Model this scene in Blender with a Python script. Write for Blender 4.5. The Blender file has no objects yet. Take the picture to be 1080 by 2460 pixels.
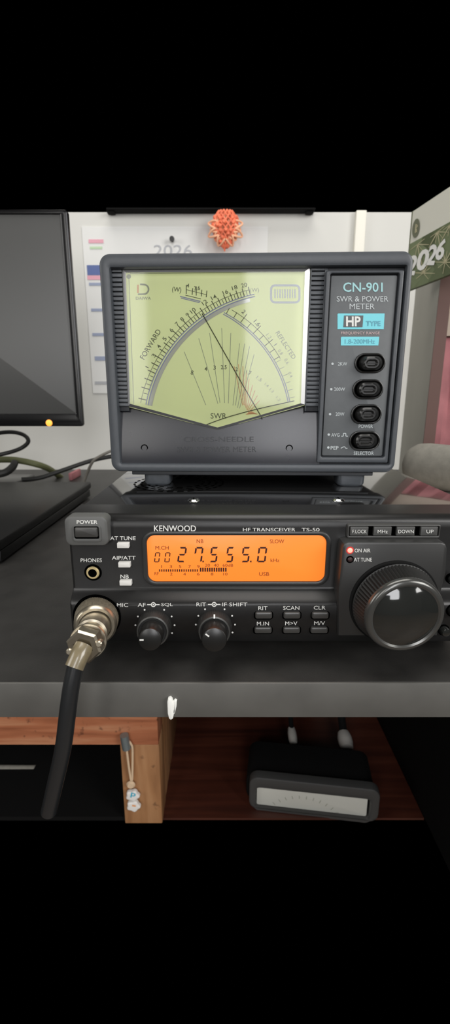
import bpy, bmesh, math, random
from mathutils import Vector, Matrix
random.seed(7)
S = bpy.context.scene
COL = S.collection
PI = math.pi

# ---------------------------------------------------------------- camera
PITCH = math.radians(14.25); FPX = 1100.0; CAM = Vector((0, 0, .110))
cd = bpy.data.cameras.new('camera'); cam = bpy.data.objects.new('camera', cd); COL.objects.link(cam)
cam.location = CAM; cam.rotation_euler = (PI/2 - PITCH, 0, 0)
cd.sensor_fit = 'VERTICAL'; cd.sensor_height = 36; cd.lens = FPX/2460*36
cd.clip_start = .005; cd.clip_end = 20
cd.dof.use_dof = True; cd.dof.focus_distance = .192; cd.dof.aperture_fstop = 18
S.camera = cam

# ---------------------------------------------------------------- light
S.view_settings.view_transform = 'Standard'; S.view_settings.look = 'None'
S.view_settings.gamma = 1; S.view_settings.use_curve_mapping = False
S.view_settings.exposure = 0.0
wd = bpy.data.worlds.new('world'); S.world = wd; wd.use_nodes = True
wd.node_tree.nodes['Background'].inputs[0].default_value = (0, 0, 0, 1)
def area(name, loc, tgt, sx, sy, power, col=(1, 1, 1)):
    l = bpy.data.lights.new(name, 'AREA'); l.shape = 'RECTANGLE'; l.size = sx; l.size_y = sy
    l.energy = power; l.color = col
    o = bpy.data.objects.new(name, l); COL.objects.link(o); o.location = loc
    o.rotation_euler = (Vector(tgt) - Vector(loc)).to_track_quat('-Z', 'Y').to_euler()
    return o
area('ceiling_light', (.05, .15, 1.7), (.05, .3, 0), 1.4, 1.0, 23, (1, .97, .92))
area('window_light', (.16, -1.25, .53), (.10, .3, .15), .36, .94, 9, (.98, .98, 1))
area('left_window_light', (-.50, -1.25, .47), (-.1, .3, .1), .26, .8, 4.5, (1, .98, .95))
area('calendar_fill_light', (-1.25, -.25, .55), (.2, .45, .22), .7, .7, 7, (1, .98, .95))  # added fill from the left to brighten the calendar, no known source
area('side_window_light', (1.25, -.75, .65), (.1, .3, .05), .8, .8, 20, (1, .985, .96))

# ---------------------------------------------------------------- pixel rays to world points
cp, sp = math.cos(PITCH), math.sin(PITCH)
def ray(px, py):
    a = (px-540)/FPX; b = (1230-py)/FPX
    return Vector((a, cp + b*sp, -sp + b*cp))
def R(px, py, y=.176):                      # point on the upright plane at depth y
    d = ray(px, py); return CAM + d*(y/d.y)
def H(px, py, z):                           # point on the level plane at height z
    d = ray(px, py); return CAM + d*((z-CAM.z)/d.z)

# ---------------------------------------------------------------- materials
MATS = {}
def mat(name, col, rough=.5, metal=0., spec=.5, noise=0., nscale=300., bump=0., bscale=900., emis=None, estr=0., coat=0.):
    m = bpy.data.materials.new(name); m.use_nodes = True
    nt = m.node_tree; b = nt.nodes['Principled BSDF']
    b.inputs['Base Color'].default_value = (*col, 1); b.inputs['Roughness'].default_value = rough
    b.inputs['Metallic'].default_value = metal; b.inputs['Specular IOR Level'].default_value = spec
    b.inputs['Coat Weight'].default_value = coat; b.inputs['Coat Roughness'].default_value = .05
    tc = nt.nodes.new('ShaderNodeTexCoord')
    if noise:
        n = nt.nodes.new('ShaderNodeTexNoise'); n.inputs['Scale'].default_value = nscale; n.inputs['Detail'].default_value = 4
        nt.links.new(tc.outputs['Object'], n.inputs['Vector'])
        r = nt.nodes.new('ShaderNodeValToRGB')
        r.color_ramp.elements[0].position = .3; r.color_ramp.elements[1].position = .7
        r.color_ramp.elements[0].color = (*[c*(1-noise) for c in col], 1)
        r.color_ramp.elements[1].color = (*[min(1, c*(1+noise)) for c in col], 1)
        nt.links.new(n.outputs['Fac'], r.inputs[0]); nt.links.new(r.outputs[0], b.inputs['Base Color'])
    if bump:
        n = nt.nodes.new('ShaderNodeTexNoise'); n.inputs['Scale'].default_value = bscale
        nt.links.new(tc.outputs['Object'], n.inputs['Vector'])
        bp = nt.nodes.new('ShaderNodeBump'); bp.inputs['Strength'].default_value = bump; bp.inputs['Distance'].default_value = .0005
        nt.links.new(n.outputs['Fac'], bp.inputs['Height']); nt.links.new(bp.outputs[0], b.inputs['Normal'])
    if emis:
        b.inputs['Emission Color'].default_value = (*emis, 1); b.inputs['Emission Strength'].default_value = estr
    MATS[name] = m; return m
def wood(name, c0, c1, c2, rough=.5, sc=(6, 60, 60), dirt=0.):
    m = bpy.data.materials.new(name); m.use_nodes = True; nt = m.node_tree; b = nt.nodes['Principled BSDF']
    tc = nt.nodes.new('ShaderNodeTexCoord'); mp = nt.nodes.new('ShaderNodeMapping'); mp.inputs['Scale'].default_value = sc
    n = nt.nodes.new('ShaderNodeTexNoise'); n.inputs['Scale'].default_value = 1.; n.inputs['Detail'].default_value = 6; n.inputs['Distortion'].default_value = .6
    r = nt.nodes.new('ShaderNodeValToRGB'); e = r.color_ramp.elements
    e[0].position = .3; e[0].color = (*c0, 1); e[1].position = .72; e[1].color = (*c2, 1)
    k = e.new(.5); k.color = (*c1, 1)
    nt.links.new(tc.outputs['Object'], mp.inputs[0]); nt.links.new(mp.outputs[0], n.inputs['Vector'])
    nt.links.new(n.outputs['Fac'], r.inputs[0])
    out = r.outputs[0]
    if dirt:
        n2 = nt.nodes.new('ShaderNodeTexNoise'); n2.inputs['Scale'].default_value = 90; n2.inputs['Detail'].default_value = 3
        nt.links.new(tc.outputs['Object'], n2.inputs['Vector'])
        r2 = nt.nodes.new('ShaderNodeValToRGB'); r2.color_ramp.elements[0].position = .63; r2.color_ramp.elements[1].position = .70
        nt.links.new(n2.outputs['Fac'], r2.inputs[0])
        mx = nt.nodes.new('ShaderNodeMix'); mx.data_type = 'RGBA'
        mu = nt.nodes.new('ShaderNodeMath'); mu.operation = 'MULTIPLY'; mu.inputs[1].default_value = dirt
        nt.links.new(r2.outputs[0], mu.inputs[0]); nt.links.new(mu.outputs[0], mx.inputs['Factor'])
        nt.links.new(out, mx.inputs['A']); mx.inputs['B'].default_value = (.05, .02, .015, 1); out = mx.outputs['Result']
    nt.links.new(out, b.inputs['Base Color']); b.inputs['Roughness'].default_value = rough
    MATS[name] = m; return m
def glass(name, tint=(1, 1, 1), milk=0., ior=1.45, rough=.06):
    m = bpy.data.materials.new(name); m.use_nodes = True; nt = m.node_tree; nt.nodes.clear()
    o = nt.nodes.new('ShaderNodeOutputMaterial'); t = nt.nodes.new('ShaderNodeBsdfTransparent'); t.inputs[0].default_value = (*tint, 1)
    g = nt.nodes.new('ShaderNodeBsdfGlossy'); g.inputs['Roughness'].default_value = rough
    f = nt.nodes.new('ShaderNodeFresnel'); f.inputs[0].default_value = ior
    mx = nt.nodes.new('ShaderNodeMixShader'); nt.links.new(f.outputs[0], mx.inputs[0])
    src = t.outputs[0]
    if milk:
        d = nt.nodes.new('ShaderNodeBsdfDiffuse'); d.inputs[0].default_value = (.85, .87, .84, 1)
        m2 = nt.nodes.new('ShaderNodeMixShader'); m2.inputs[0].default_value = milk
        nt.links.new(t.outputs[0], m2.inputs[1]); nt.links.new(d.outputs[0], m2.inputs[2]); src = m2.outputs[0]
    nt.links.new(src, mx.inputs[1]); nt.links.new(g.outputs[0], mx.inputs[2]); nt.links.new(mx.outputs[0], o.inputs[0])
    MATS[name] = m; return m

mat('wall_paint', (.62, .615, .58), .8, noise=.03, nscale=6, bump=.05)
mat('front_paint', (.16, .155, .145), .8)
mat('trim_paint', (.74, .72, .64), .6)
mat('desk_laminate', (.024, .023, .0215), .45, noise=.25, nscale=60, bump=.12, bscale=1500)
mat('desk_edge', (.085, .083, .076), .5, noise=.12, nscale=50)
mat('black_plastic', (.012, .012, .012), .4, noise=.2, nscale=200)
mat('black_matte', (.004, .004, .004), .85, spec=.15)
mat('hole', (.001, .001, .001), 1., spec=0.)
mat('monitor_bezel', (.004, .004, .0045), .22)
mat('screen_dark', (.06, .06, .058), .4, noise=.05, nscale=4)
mat('laptop_black', (.006, .006, .006), .38, spec=.35, noise=.2, nscale=100)
mat('meter_plastic', (.047, .053, .061), .42, noise=.05, nscale=300, bump=.08, bscale=2500)
mat('meter_panel', (.085, .092, .097), .5, noise=.05, nscale=300)
mat('meter_dark', (.018, .020, .024), .5)
mat('meter_plate', (.011, .012, .017), .27, noise=.05, nscale=200)
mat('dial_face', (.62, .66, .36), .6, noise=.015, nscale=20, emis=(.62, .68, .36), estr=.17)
mat('print_dark', (.10, .11, .06), .7)
mat('print_grey', (.30, .32, .25), .7)
mat('print_faint', (.44, .47, .32), .7)
mat('print_red', (.66, .33, .16), .7)
mat('print_blue', (.24, .25, .42), .6)
mat('print_lilac', (.46, .48, .58), .6)
mat('print_white', (.70, .70, .67), .6)
mat('print_pale', (.48, .52, .53), .6)
mat('print_cyan', (.33, .58, .60), .6)
mat('label_cyan', (.17, .60, .68), .5)
mat('label_cyan_text', (.10, .33, .42), .5)
mat('print_pinkish', (.50, .38, .38), .6)
mat('needle_dark', (.035, .035, .02), .5)
mat('mirror_band', (.40, .40, .37), .22, coat=1.)
mat('radio_cover', (.008, .008, .008), .13, spec=.8, coat=1.)
MATS['radio_cover'].node_tree.nodes['Principled BSDF'].inputs['Coat IOR'].default_value = 1.8
mat('radio_panel', (.009, .0088, .0087), .36, spec=.42, noise=.1, nscale=300, bump=.03, bscale=3000)
mat('radio_bezel', (.024, .024, .0235), .36)
mat('power_plate', (.085, .086, .083), .5)
mat('key_grey', (.05, .05, .048), .42)
mat('button_grey', (.040, .039, .037), .3)
mat('button_white', (.62, .61, .58), .5)
mat('lcd_orange', (.45, .14, .02), .35, emis=(1., .215, .022), estr=.75)
mat('lcd_segment', (.035, .004, .001), .5)
mat('lcd_print', (.20, .035, .004), .5)
mat('knob_rubber', (.010, .010, .0095), .55, noise=.2, nscale=400)
mat('knob_gloss', (.016, .017, .016), .07, spec=.8)
mat('knob_face', (.011, .011, .0105), .28)
mat('knob_ring', (.10, .10, .095), .22, metal=.6)
mat('gold_metal', (.72, .58, .30), .35, metal=.5)
mat('nickel', (.46, .41, .32), .30, metal=.92, noise=.08, nscale=400)
mat('nickel_knurl', (.25, .22, .165), .5, metal=.6, noise=.25, nscale=900)
mat('chrome', (.75, .75, .73), .18, metal=1.)
mat('boot_clear', (.17, .14, .085), .3, coat=.5, noise=.2, nscale=300)
mat('rubber_cable', (.014, .015, .016), .30)
mat('thin_cable', (.02, .02, .018), .6)
mat('grey_cable', (.14, .13, .11), .6)
mat('olive_cable', (.12, .13, .055), .6)
mat('led_orange', (.9, .35, .05), .4, emis=(1., .32, .04), estr=1.6)
mat('led_red', (.9, .2, .15), .4, emis=(1., .22, .16), estr=2.2)
mat('led_halo', (.25, .02, .02), .4, emis=(.9, .05, .04), estr=.4)
mat('led_off', (.03, .015, .015), .4)
mat('white_plastic', (.82, .82, .78), .45)
mat('paper', (.70, .70, .68), .8, noise=.02, nscale=20)
mat('cream_paper', (.72, .71, .62), .7)
mat('calendar_dark', (.16, .17, .11), .7)
mat('calendar_line', (.52, .48, .30), .7)
mat('pink', (.70, .35, .42), .7); mat('pale_green', (.48, .62, .42), .7)
mat('navy', (.10, .14, .32), .7); mat('slate_blue', (.30, .34, .46), .7)
mat('faint_ink', (.42, .43, .45), .8)
mat('orange_weave', (.86, .18, .085), .6, noise=.3, nscale=150)
mat('orange_pale', (.86, .45, .27), .6)
mat('cabinet_side', (.30, .29, .25), .6, noise=.06, nscale=10)
mat('cabinet_edge', (.10, .05, .04), .6)
mat('beige_card', (.40, .33, .27), .7, noise=.1, nscale=20)
mat('red_cloth', (.34, .13, .14), .85, noise=.3, nscale=25, bump=.3, bscale=200)
mat('foam_grey', (.22, .21, .18), .85, noise=.1, nscale=200, bump=.2, bscale=900)
mat('pale_board', (.62, .56, .50), .6)
mat('cord_beige', (.68, .50, .33), .8)
mat('bead_white', (.84, .82, .78), .35)
mat('bead_blue', (.06, .45, .62), .5); mat('bead_orange', (.85, .42, .2), .5)
mat('steel_blue', (.30, .36, .38), .4, metal=.7)
mat('device_frame', (.055, .055, .054), .45)
mat('plug_metal', (.60, .58, .54), .35, metal=.3)
mat('device_face', (.62, .62, .56), .6)
wood('red_wood', (.27, .085, .038), (.46, .165, .078), (.58, .28, .15), .5, (9, 70, 90), .6)
wood('brown_wood', (.24, .11, .045), (.38, .185, .08), (.50, .27, .13), .5, (60, 60, 8), .5)
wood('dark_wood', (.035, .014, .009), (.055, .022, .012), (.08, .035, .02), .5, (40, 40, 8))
wood('floor_wood', (.045, .012, .007), (.075, .019, .010), (.12, .034, .018), .5, (5, 90, 40))  # wood tone darkened to carry the shadow under the desk
wood('room_floor', (.09, .06, .04), (.12, .08, .05), (.16, .11, .07), .5, (4, 20, 4))
# green geometric calendar print (gradients of printed green)
def calmat():
    m = bpy.data.materials.new('calendar_green'); m.use_nodes = True; nt = m.node_tree; b = nt.nodes['Principled BSDF']
    tc = nt.nodes.new('ShaderNodeTexCoord'); v = nt.nodes.new('ShaderNodeTexVoronoi'); v.inputs['Scale'].default_value = 42
    r = nt.nodes.new('ShaderNodeValToRGB'); r.color_ramp.elements[0].color = (.065, .085, .032, 1); r.color_ramp.elements[1].color = (.22, .27, .14, 1)
    nt.links.new(tc.outputs['Object'], v.inputs['Vector']); nt.links.new(v.outputs['Color'], r.inputs[0]); nt.links.new(r.outputs[0], b.inputs['Base Color'])
    b.inputs['Roughness'].default_value = .6; MATS['calendar_green'] = m
calmat()
glass('meter_glass', (.97, .98, .96)); glass('bevel_glass', (1, 1, 1), .65, 1.7, .45)  # white mixed into the bevel stands in for its bright highlight

# ---------------------------------------------------------------- objects
def empty(name, loc, rz=0., label=None, cat=None, group=None):
    o = bpy.data.objects.new(name, None); COL.objects.link(o); o.location = loc; o.rotation_euler = (0, 0, rz)
    o.empty_display_size = .01
    tag(o, label, cat, group); return o
def tag(o, label=None, cat=None, group=None, kind=None):
    if label: o['label'] = label
    if cat: o['category'] = cat
    if group: o['group'] = group
    if kind: o['kind'] = kind
    return o
def absm(o):
    m = Matrix.Translation(o.location) @ o.rotation_euler.to_matrix().to_4x4()
    return absm(o.parent) @ m if o.parent else m
class MB:
    """collects shapes in one bmesh; vertices in world space"""
    def __init__(self): self.bm = bmesh.new(); self.mi = 0
    def quads(self, rings, closed=True, cap0=True, cap1=True):
        bm = self.bm; vs = [[bm.verts.new(p) for p in r] for r in rings]; n = len(vs[0])
        for a, b in zip(vs, vs[1:]):
            for i in range(n if closed else n-1):
                j = (i+1) % n
                try: bm.faces.new((a[i], a[j], b[j], b[i])).material_index = self.mi
                except ValueError: pass
        if closed and n > 2:
            if cap0: bm.faces.new(vs[0][::-1]).material_index = self.mi
            if cap1: bm.faces.new(vs[-1]).material_index = self.mi
        return self
    def box(self, a, b, bev=0.):
        x0, y0, z0 = a; x1, y1, z1 = b
        t = bmesh.new(); bmesh.ops.create_cube(t, size=1)
        for v in t.verts:
            v.co = Vector(((x0+x1)/2+v.co.x*(x1-x0), (y0+y1)/2+v.co.y*(y1-y0), (z0+z1)/2+v.co.z*(z1-z0)))
        if bev: bmesh.ops.bevel(t, geom=t.edges[:], offset=bev, segments=2, affect='EDGES', profile=.5)
        self.merge(t); return self
    def merge(self, t, M=None):
        mp = {}
        for v in t.verts: mp[v] = self.bm.verts.new(M @ v.co if M else v.co)
        for f in t.faces:
            try: self.bm.faces.new([mp[v] for v in f.verts]).material_index = self.mi
            except ValueError: pass
        t.free()
    def lathe(self, o, ax, prof, seg=48, knurl=0., kn=None, cap0=True, cap1=True):
        o = Vector(o); ax = Vector(ax).normalized(); u = ax.orthogonal().normalized(); w = ax.cross(u)
        rings = []
        for p in prof:
            t, r = p[0], p[1]; k = knurl if len(p) > 2 else 0
            rings.append([o + ax*t + (u*math.cos(2*PI*i/seg) + w*math.sin(2*PI*i/seg))*r*(1 - k*(i % 2)) for i in range(seg)])
        self.quads(rings, True, cap0, cap1); return self
    def tube(self, pts, r, seg=14, sub=8, cap=True):
        P = [Vector(p) for p in pts]
        if sub > 1 and len(P) > 2:
            Q = []
            for i in range(len(P)-1):
                a = P[max(i-1, 0)]; b = P[i]; c = P[i+1]; d = P[min(i+2, len(P)-1)]
                for k in range(sub):
                    t = k/sub
                    Q.append(.5*((2*b) + (c-a)*t + (2*a-5*b+4*c-d)*t*t + (3*b-a-3*c+d)*t**3))
            Q.append(P[-1]); P = Q
        rings = []; u = None
        for i, p in enumerate(P):
            t = (P[min(i+1, len(P)-1)] - P[max(i-1, 0)]).normalized()
            u = t.orthogonal().normalized() if u is None else (u - t*u.dot(t)).normalized()
            w = t.cross(u); rr = r(i/(len(P)-1)) if callable(r) else r
            rings.append([p + (u*math.cos(2*PI*k/seg) + w*math.sin(2*PI*k/seg))*rr for k in range(seg)])
        self.quads(rings, True, cap, cap); return self
    def build(self, name, m, parent=None, smooth=32):
        bm = self.bm
        bmesh.ops.recalc_face_normals(bm, faces=bm.faces[:])
        me = bpy.data.meshes.new(name); bm.to_mesh(me); bm.free()
        for k in (m if isinstance(m, (list, tuple)) else [m]): me.materials.append(MATS[k])
        for p in me.polygons: p.use_smooth = len(p.vertices) <= 4
        if smooth: me.set_sharp_from_angle(angle=math.radians(smooth))
        o = bpy.data.objects.new(name, me); COL.objects.link(o)
        if parent is not None:
            o.parent = parent; me.transform(absm(parent).inverted())
        return o
def rr(x0, z0, x1, z1, r, n=6):
    """rounded rectangle outline in 2D"""
    r = min(r, (x1-x0)/2-1e-7, (z1-z0)/2-1e-7); out = []
    for cx, cz, a in ((x1-r, z1-r, 0), (x0+r, z1-r, 90), (x0+r, z0+r, 180), (x1-r, z0+r, 270)):
        for k in range(n+1):
            t = math.radians(a + 90*k/n); out.append((cx + r*math.cos(t), cz + r*math.sin(t)))
    return out
def inset(poly, d):
    """inset a closed 2D outline by d (convex enough shapes)"""
    n = len(poly); A = sum(poly[i][0]*poly[(i+1) % n][1] - poly[(i+1) % n][0]*poly[i][1] for i in range(n))
    s = 1 if A > 0 else -1; out = []
    for i in range(n):
        p0 = Vector(poly[i-1]); p1 = Vector(poly[i]); p2 = Vector(poly[(i+1) % n])
        a = (p1-p0).normalized(); b = (p2-p1).normalized()
        na = Vector((-a.y, a.x))*s; nb = Vector((-b.y, b.x))*s; m = na+nb
        if m.length < 1e-6: m = na
        m.normalize(); out.append(tuple(p1 + m*(d/max(.4, m.dot(na)))))
    return out
IDENT = lambda x, y, z: Vector((x, y, z))
def slab(mb, poly, yb, yf, ch=.0003, T=IDENT, steps=2):
    """outline (x,z) extruded from back yb to front yf (smaller y) with a rounded front edge"""
    rings = [[T(x, yb, z) for x, z in poly], [T(x, yf+ch, z) for x, z in poly]]
    for k in range(1, steps+1):
        a = PI/2*k/steps
        rings.append([T(x, yf+ch*(1-math.sin(a)), z) for x, z in inset(poly, ch*(1-math.cos(a)))])
    mb.quads(rings); return mb
def frame(mb, outer, inner, yb, yf, ch=.0005, T=IDENT, yin=None):
    """ring between two outlines of equal count"""
    yin = yb if yin is None else yin
    rings = [[T(x, yb, z) for x, z in outer], [T(x, yf+ch, z) for x, z in outer],
             [T(x, yf+ch*.3, z) for x, z in inset(outer, ch*.3)], [T(x, yf, z) for x, z in inset(outer, ch)],
             [T(x, yf, z) for x, z in inset(inner, -ch)], [T(x, yf+ch*.3, z) for x, z in inset(inner, -ch*.3)],
             [T(x, yf+ch, z) for x, z in inner], [T(x, yin, z) for x, z in inner]]
    mb.quads(rings, True, False, False); return mb

# text: outline triangles of the built-in font, fitted to a pixel box and laid on a surface function
_tc = {}
def text_tris(s, bold=0.):
    k = (s, bold)
    if k in _tc: return _tc[k]
    cu = bpy.data.curves.new('t', 'FONT'); cu.body = s; cu.fill_mode = 'FRONT'; cu.resolution_u = 3; cu.offset = bold
    o = bpy.data.objects.new('t', cu); COL.objects.link(o)
    dg = bpy.context.evaluated_depsgraph_get(); me = bpy.data.meshes.new_from_object(o.evaluated_get(dg))
    vs = [v.co.xy.copy() for v in me.vertices]; fs = [list(p.vertices) for p in me.polygons]
    bpy.data.objects.remove(o); bpy.data.curves.remove(cu); bpy.data.meshes.remove(me)
    _tc[k] = (vs, fs); return _tc[k]
def text(mb, s, cx, cy, w, h, F, rot=0., bold=.012, shear=0.):
    vs, fs = text_tris(s, bold)
    x0 = min(v.x for v in vs); x1 = max(v.x for v in vs); y0 = min(v.y for v in vs); y1 = max(v.y for v in vs)
    c, sn = math.cos(math.radians(rot)), math.sin(math.radians(rot)); new = []
    for v in vs:
        a = ((v.x-x0)/(x1-x0)-.5)*w; b = ((v.y-y0)/(y1-y0)-.5)*h; a += shear*b
        new.append(mb.bm.verts.new(F(cx + a*c - b*sn, cy - (a*sn + b*c))))
    for f in fs:
        try: mb.bm.faces.new([new[i] for i in f]).material_index = mb.mi
        except ValueError: pass
def poly(mb, pts, F):
    mb.bm.faces.new([mb.bm.verts.new(F(*p)) for p in pts]).material_index = mb.mi
def line(mb, p, q, w, F, w2=None):
    w2 = w if w2 is None else w2
    d = Vector((q[0]-p[0], q[1]-p[1])).normalized(); n = Vector((-d.y, d.x))
    poly(mb, [(p[0]+n.x*w/2, p[1]+n.y*w/2), (p[0]-n.x*w/2, p[1]-n.y*w/2), (q[0]-n.x*w2/2, q[1]-n.y*w2/2), (q[0]+n.x*w2/2, q[1]+n.y*w2/2)], F)
def dot(mb, cx, cy, r, F, n=12, ry=None):
    ry = ry or r
    poly(mb, [(cx+r*math.cos(2*PI*k/n), cy+ry*math.sin(2*PI*k/n)) for k in range(n)], F)
def strip(mb, pts, w, F):
    for a, b in zip(pts, pts[1:]): line(mb, a, b, w, F)
def arc(mb, c, r0, r1, a0, a1, F, n=40):
    bm = mb.bm; ra = []; rb = []
    for k in range(n+1):
        t = a0+(a1-a0)*k/n
        ra.append(bm.verts.new(F(c[0]+r0*math.cos(t), c[1]+r0*math.sin(t)))); rb.append(bm.verts.new(F(c[0]+r1*math.cos(t), c[1]+r1*math.sin(t))))
    for k in range(n): bm.faces.new((ra[k], ra[k+1], rb[k+1], rb[k])).material_index = mb.mi

# ================================================================ SETTING
WY = .70
ztop = R(540, 510, WY).z
tag(MB().box((-.75, WY, -.325), (.75, WY+.03, ztop)).build('wall_back', 'wall_paint'), 'pale grey painted wall behind the desk', None, None, 'structure')
# the room behind the camera, seen only in reflections
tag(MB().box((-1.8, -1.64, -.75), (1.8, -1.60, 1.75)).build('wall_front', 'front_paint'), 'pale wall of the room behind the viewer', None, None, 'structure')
tag(MB().box((-1.8, -1.60, -.79), (1.8, .12, -.75)).build('floor', 'room_floor'), 'brown floor of the room in front of the desk', None, None, 'structure')
# pale vertical trim strip
a = R(840, 620, WY); b_ = R(878, 505, WY)
x0 = R(846, 610, WY).x; x1 = R(880, 510, WY).x
tag(MB().box((x0, WY-.008, 0), (x1-.002, WY, ztop), .001).build('trim_1', 'trim_paint'), 'pale cream vertical trim strip on the wall right of the meter', None, None, 'structure')

# ================================================================ DESK
DX0, DX1, DF = -.62, .40, .159
desk = empty('desk', (0, .43, -.32), 0, 'dark grey laminate desk shelf carrying the radio, with a lighter front edge', 'desk')
MB().box((DX0, DF+.001, -.0155), (DX1, WY-.002, 0)).build('desk_top', 'desk_laminate', desk)
MB().box((DX0, DF-.0003, -.0158), (DX1, DF+.001, -.0002), .0002).build('edge_band', 'desk_edge', desk)
MB().box((.209, .175, -.32), (.227, WY-.01, -.0155), .0008).build('side_panel', 'black_matte', desk)
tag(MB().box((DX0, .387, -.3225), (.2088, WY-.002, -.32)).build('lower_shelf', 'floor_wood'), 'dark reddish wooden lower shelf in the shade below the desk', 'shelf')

# old wooden cabinet frame below the desk at left
cab = empty('wooden_cabinet', (-.3, .5, -.32), 0, 'worn reddish wooden cabinet frame under the left of the desk', 'cabinet')
CY = .380
xl, xr_ = R(288, 1800, CY).x, R(382, 1800, CY).x
zt = R(200, 1700, CY).z; zb = R(200, 1790, CY).z
MB().box((-.60, CY, zb), (xr_-.0005, CY+.03, -.0160), .001).build('rail', 'red_wood', cab)
MB().box((xl, CY+.0005, -.3198), (xr_, CY+.030, zb-.0002), .001).build('leg', 'brown_wood', cab)
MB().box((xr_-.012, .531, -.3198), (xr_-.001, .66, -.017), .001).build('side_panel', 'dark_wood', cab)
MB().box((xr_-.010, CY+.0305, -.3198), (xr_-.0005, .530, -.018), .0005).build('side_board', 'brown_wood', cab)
MB().box((-.60, CY+.004, -.3198), (xr_-.013, .599, -.3150)).build('shade_panel', 'black_matte', cab)  # black bottom and back put the cabinet's inner shade into colour
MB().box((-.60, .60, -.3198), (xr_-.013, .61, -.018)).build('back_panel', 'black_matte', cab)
bar = MB().tube([R(-30, 1846, .45), R(84, 1847, .45)], .0042, 12, 1).build('metal_rod', 'foam_grey')
tag(bar, 'dull grey rod lying inside the dark opening of the wooden cabinet', 'rod')
bar_sup = None

# ================================================================ TRANSCEIVER
RX0, RX1 = -.0637, .112
RT = R(540, 1243, .176).z; RB = R(540, 1540, .176).z
radio = empty('radio_transceiver', ((RX0+RX1)/2, .29, 0), 0, 'black radio transceiver with orange lit frequency display and big tuning dial, on the desk', 'radio')
cov = MB().box((RX0+.001, .1965, RB+.001), (RX1-.001, .41, RT), .0006).build('top_cover', 'radio_cover', radio)
# front panel: profile swept across
YU = .1778; YL = .1722
prof = [(.205, RB+.001), (.1795, RB), (.1745, RB+.0009), (YL, R(0, 1524, YL).z)]
zl = R(0, 1456, YL).z; zu = R(0, 1410, YU).z
for k in range(0, 9):
    t = k/8; s = t*t*(3-2*t)
    prof.append((YL+(YU-YL)*s, zl+(zu-zl)*t))
zf = R(0, 1268, YU).z
prof.append((YU, zf))
for k in range(1, 8):
    a_ = PI/2*k/7
    prof.append((YU+.0045*(1-math.cos(a_)), zf+(RT+.0002-zf)*math.sin(a_)))
prof += [(.1975, RT+.0002), (.1980, RT-.001), (.205, RT-.001)]
MB().quads([[Vector((x, y, z)) for y, z in ([(y+dy, z) for y, z in prof])] for x, dy in
            ((RX0, .0012), (RX0+.0012, 0), (RX1-.0012, 0), (RX1, .0012))]).build('front_panel', 'radio_panel', radio, 40)
def RU(px, py): return R(px, py, YU-.00015)
def RL(px, py): return R(px, py, YL-.00015)
def outl(F, x0, y0, x1, y1, rpx, y, n=6):
    A = R(x0, y1, y); B = R(x1, y0, y); sc = (B.x-A.x)/(x1-x0)
    return rr(A.x, A.z, B.x, B.z, rpx*sc, n)
# power switch
pw = MB(); slab(pw, outl(None, 158, 1241, 257, 1312, 16, .1735), .180, .1735, .001)
pwr = pw.build('power_switch_plate', 'power_plate', radio)
t_ = MB(); frame(t_, outl(None, 176, 1262, 242, 1302, 8, .1733), outl(None, 180, 1265, 236, 1294, 3, .1733), .1745, .1730, .0003)
t_.build('switch_surround', 'power_plate', pwr)
t_ = MB(); slab(t_, outl(None, 179, 1264, 238, 1296, 4, .1733), .1736, .1733, .0001); t_.build('switch_recess', 'hole', pwr)
t_ = MB(); slab(t_, outl(None, 180, 1268, 233, 1291, 3, .1722), .1738, .1722, .0003); t_.build('power_button', 'button_grey', pwr)
t_ = MB(); text(t_, 'POWER', 209, 1254, 50, 9, lambda x, y: R(x, y, .1733), bold=.02); t_.build('lettering', 'print_white', pwr)
# display
dsp = MB(); frame(dsp, outl(None, 344, 1277, 798, 1409, 30, .1768), outl(None, 356, 1287, 785, 1398, 20, .1768), .179, .1768, .0007)
dsp = dsp.build('display_bezel', 'radio_bezel', radio)
YD = .1775
t_ = MB(); slab(t_, outl(None, 352, 1284, 790, 1403, 24, YD), .1785, YD, .0001); lcd = t_.build('display_screen', 'lcd_orange', dsp)
lcd['label'] = 'glowing orange display panel'
def FD(px, py): return R(px, py, YD-.00012)
SEG = {'0': 'abcdef', '2': 'abged', '5': 'afgcd', '7': 'fabc'}
def digit(mb, ch, x0, y0, x1, y1, th, sl):
    w = x1-x0; h = y1-y0; ym = (y0+y1)/2
    def P(u, v): return (x0 + u*w + (1-v)*sl, y0 + v*h)
    g = .06
    for s in SEG[ch]:
        if s in 'agd':
            v = {'a': 0, 'g': .5, 'd': 1}[s]; tv = th/h; c = {'a': (v, v+tv), 'g': (v-tv/2, v+tv/2), 'd': (v-tv, v)}[s]
            i0 = g+.06; poly(mb, [P(i0, c[0]), P(1-i0, c[0]), P(1-i0-.1, c[1]), P(i0+.1, c[1])] if s != 'd' else [P(i0+.1, c[0]), P(1-i0-.1, c[0]), P(1-i0, c[1]), P(i0, c[1])], FD)
        else:
            u = 0 if s in 'fe' else 1; tw = th/w; ua, ub = (u, u+tw) if u == 0 else (u-tw, u)
            va, vb = (.03, .46) if s in 'fb' else (.54, .97)
            poly(mb, [P(ua, va+.03), P(ub, va+.06), P(ub, vb-.05), P(ua, vb-.02)], FD)
m_ = MB()
for ch, x0, x1 in (('2', 425, 444), ('7', 464, 484), ('5', 502, 520), ('5', 541, 558), ('5', 578, 597), ('0', 616, 637)):
    digit(m_, ch, x0, 1314, x1, 1351, 4.0, 5)
for x in (487.5, 602): poly(m_, [(x-1.7, 1347), (x+1.7, 1347), (x+1.7, 1351), (x-1.7, 1351)], FD)
m_.build('frequency_digits', 'lcd_segment', dsp)
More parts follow.
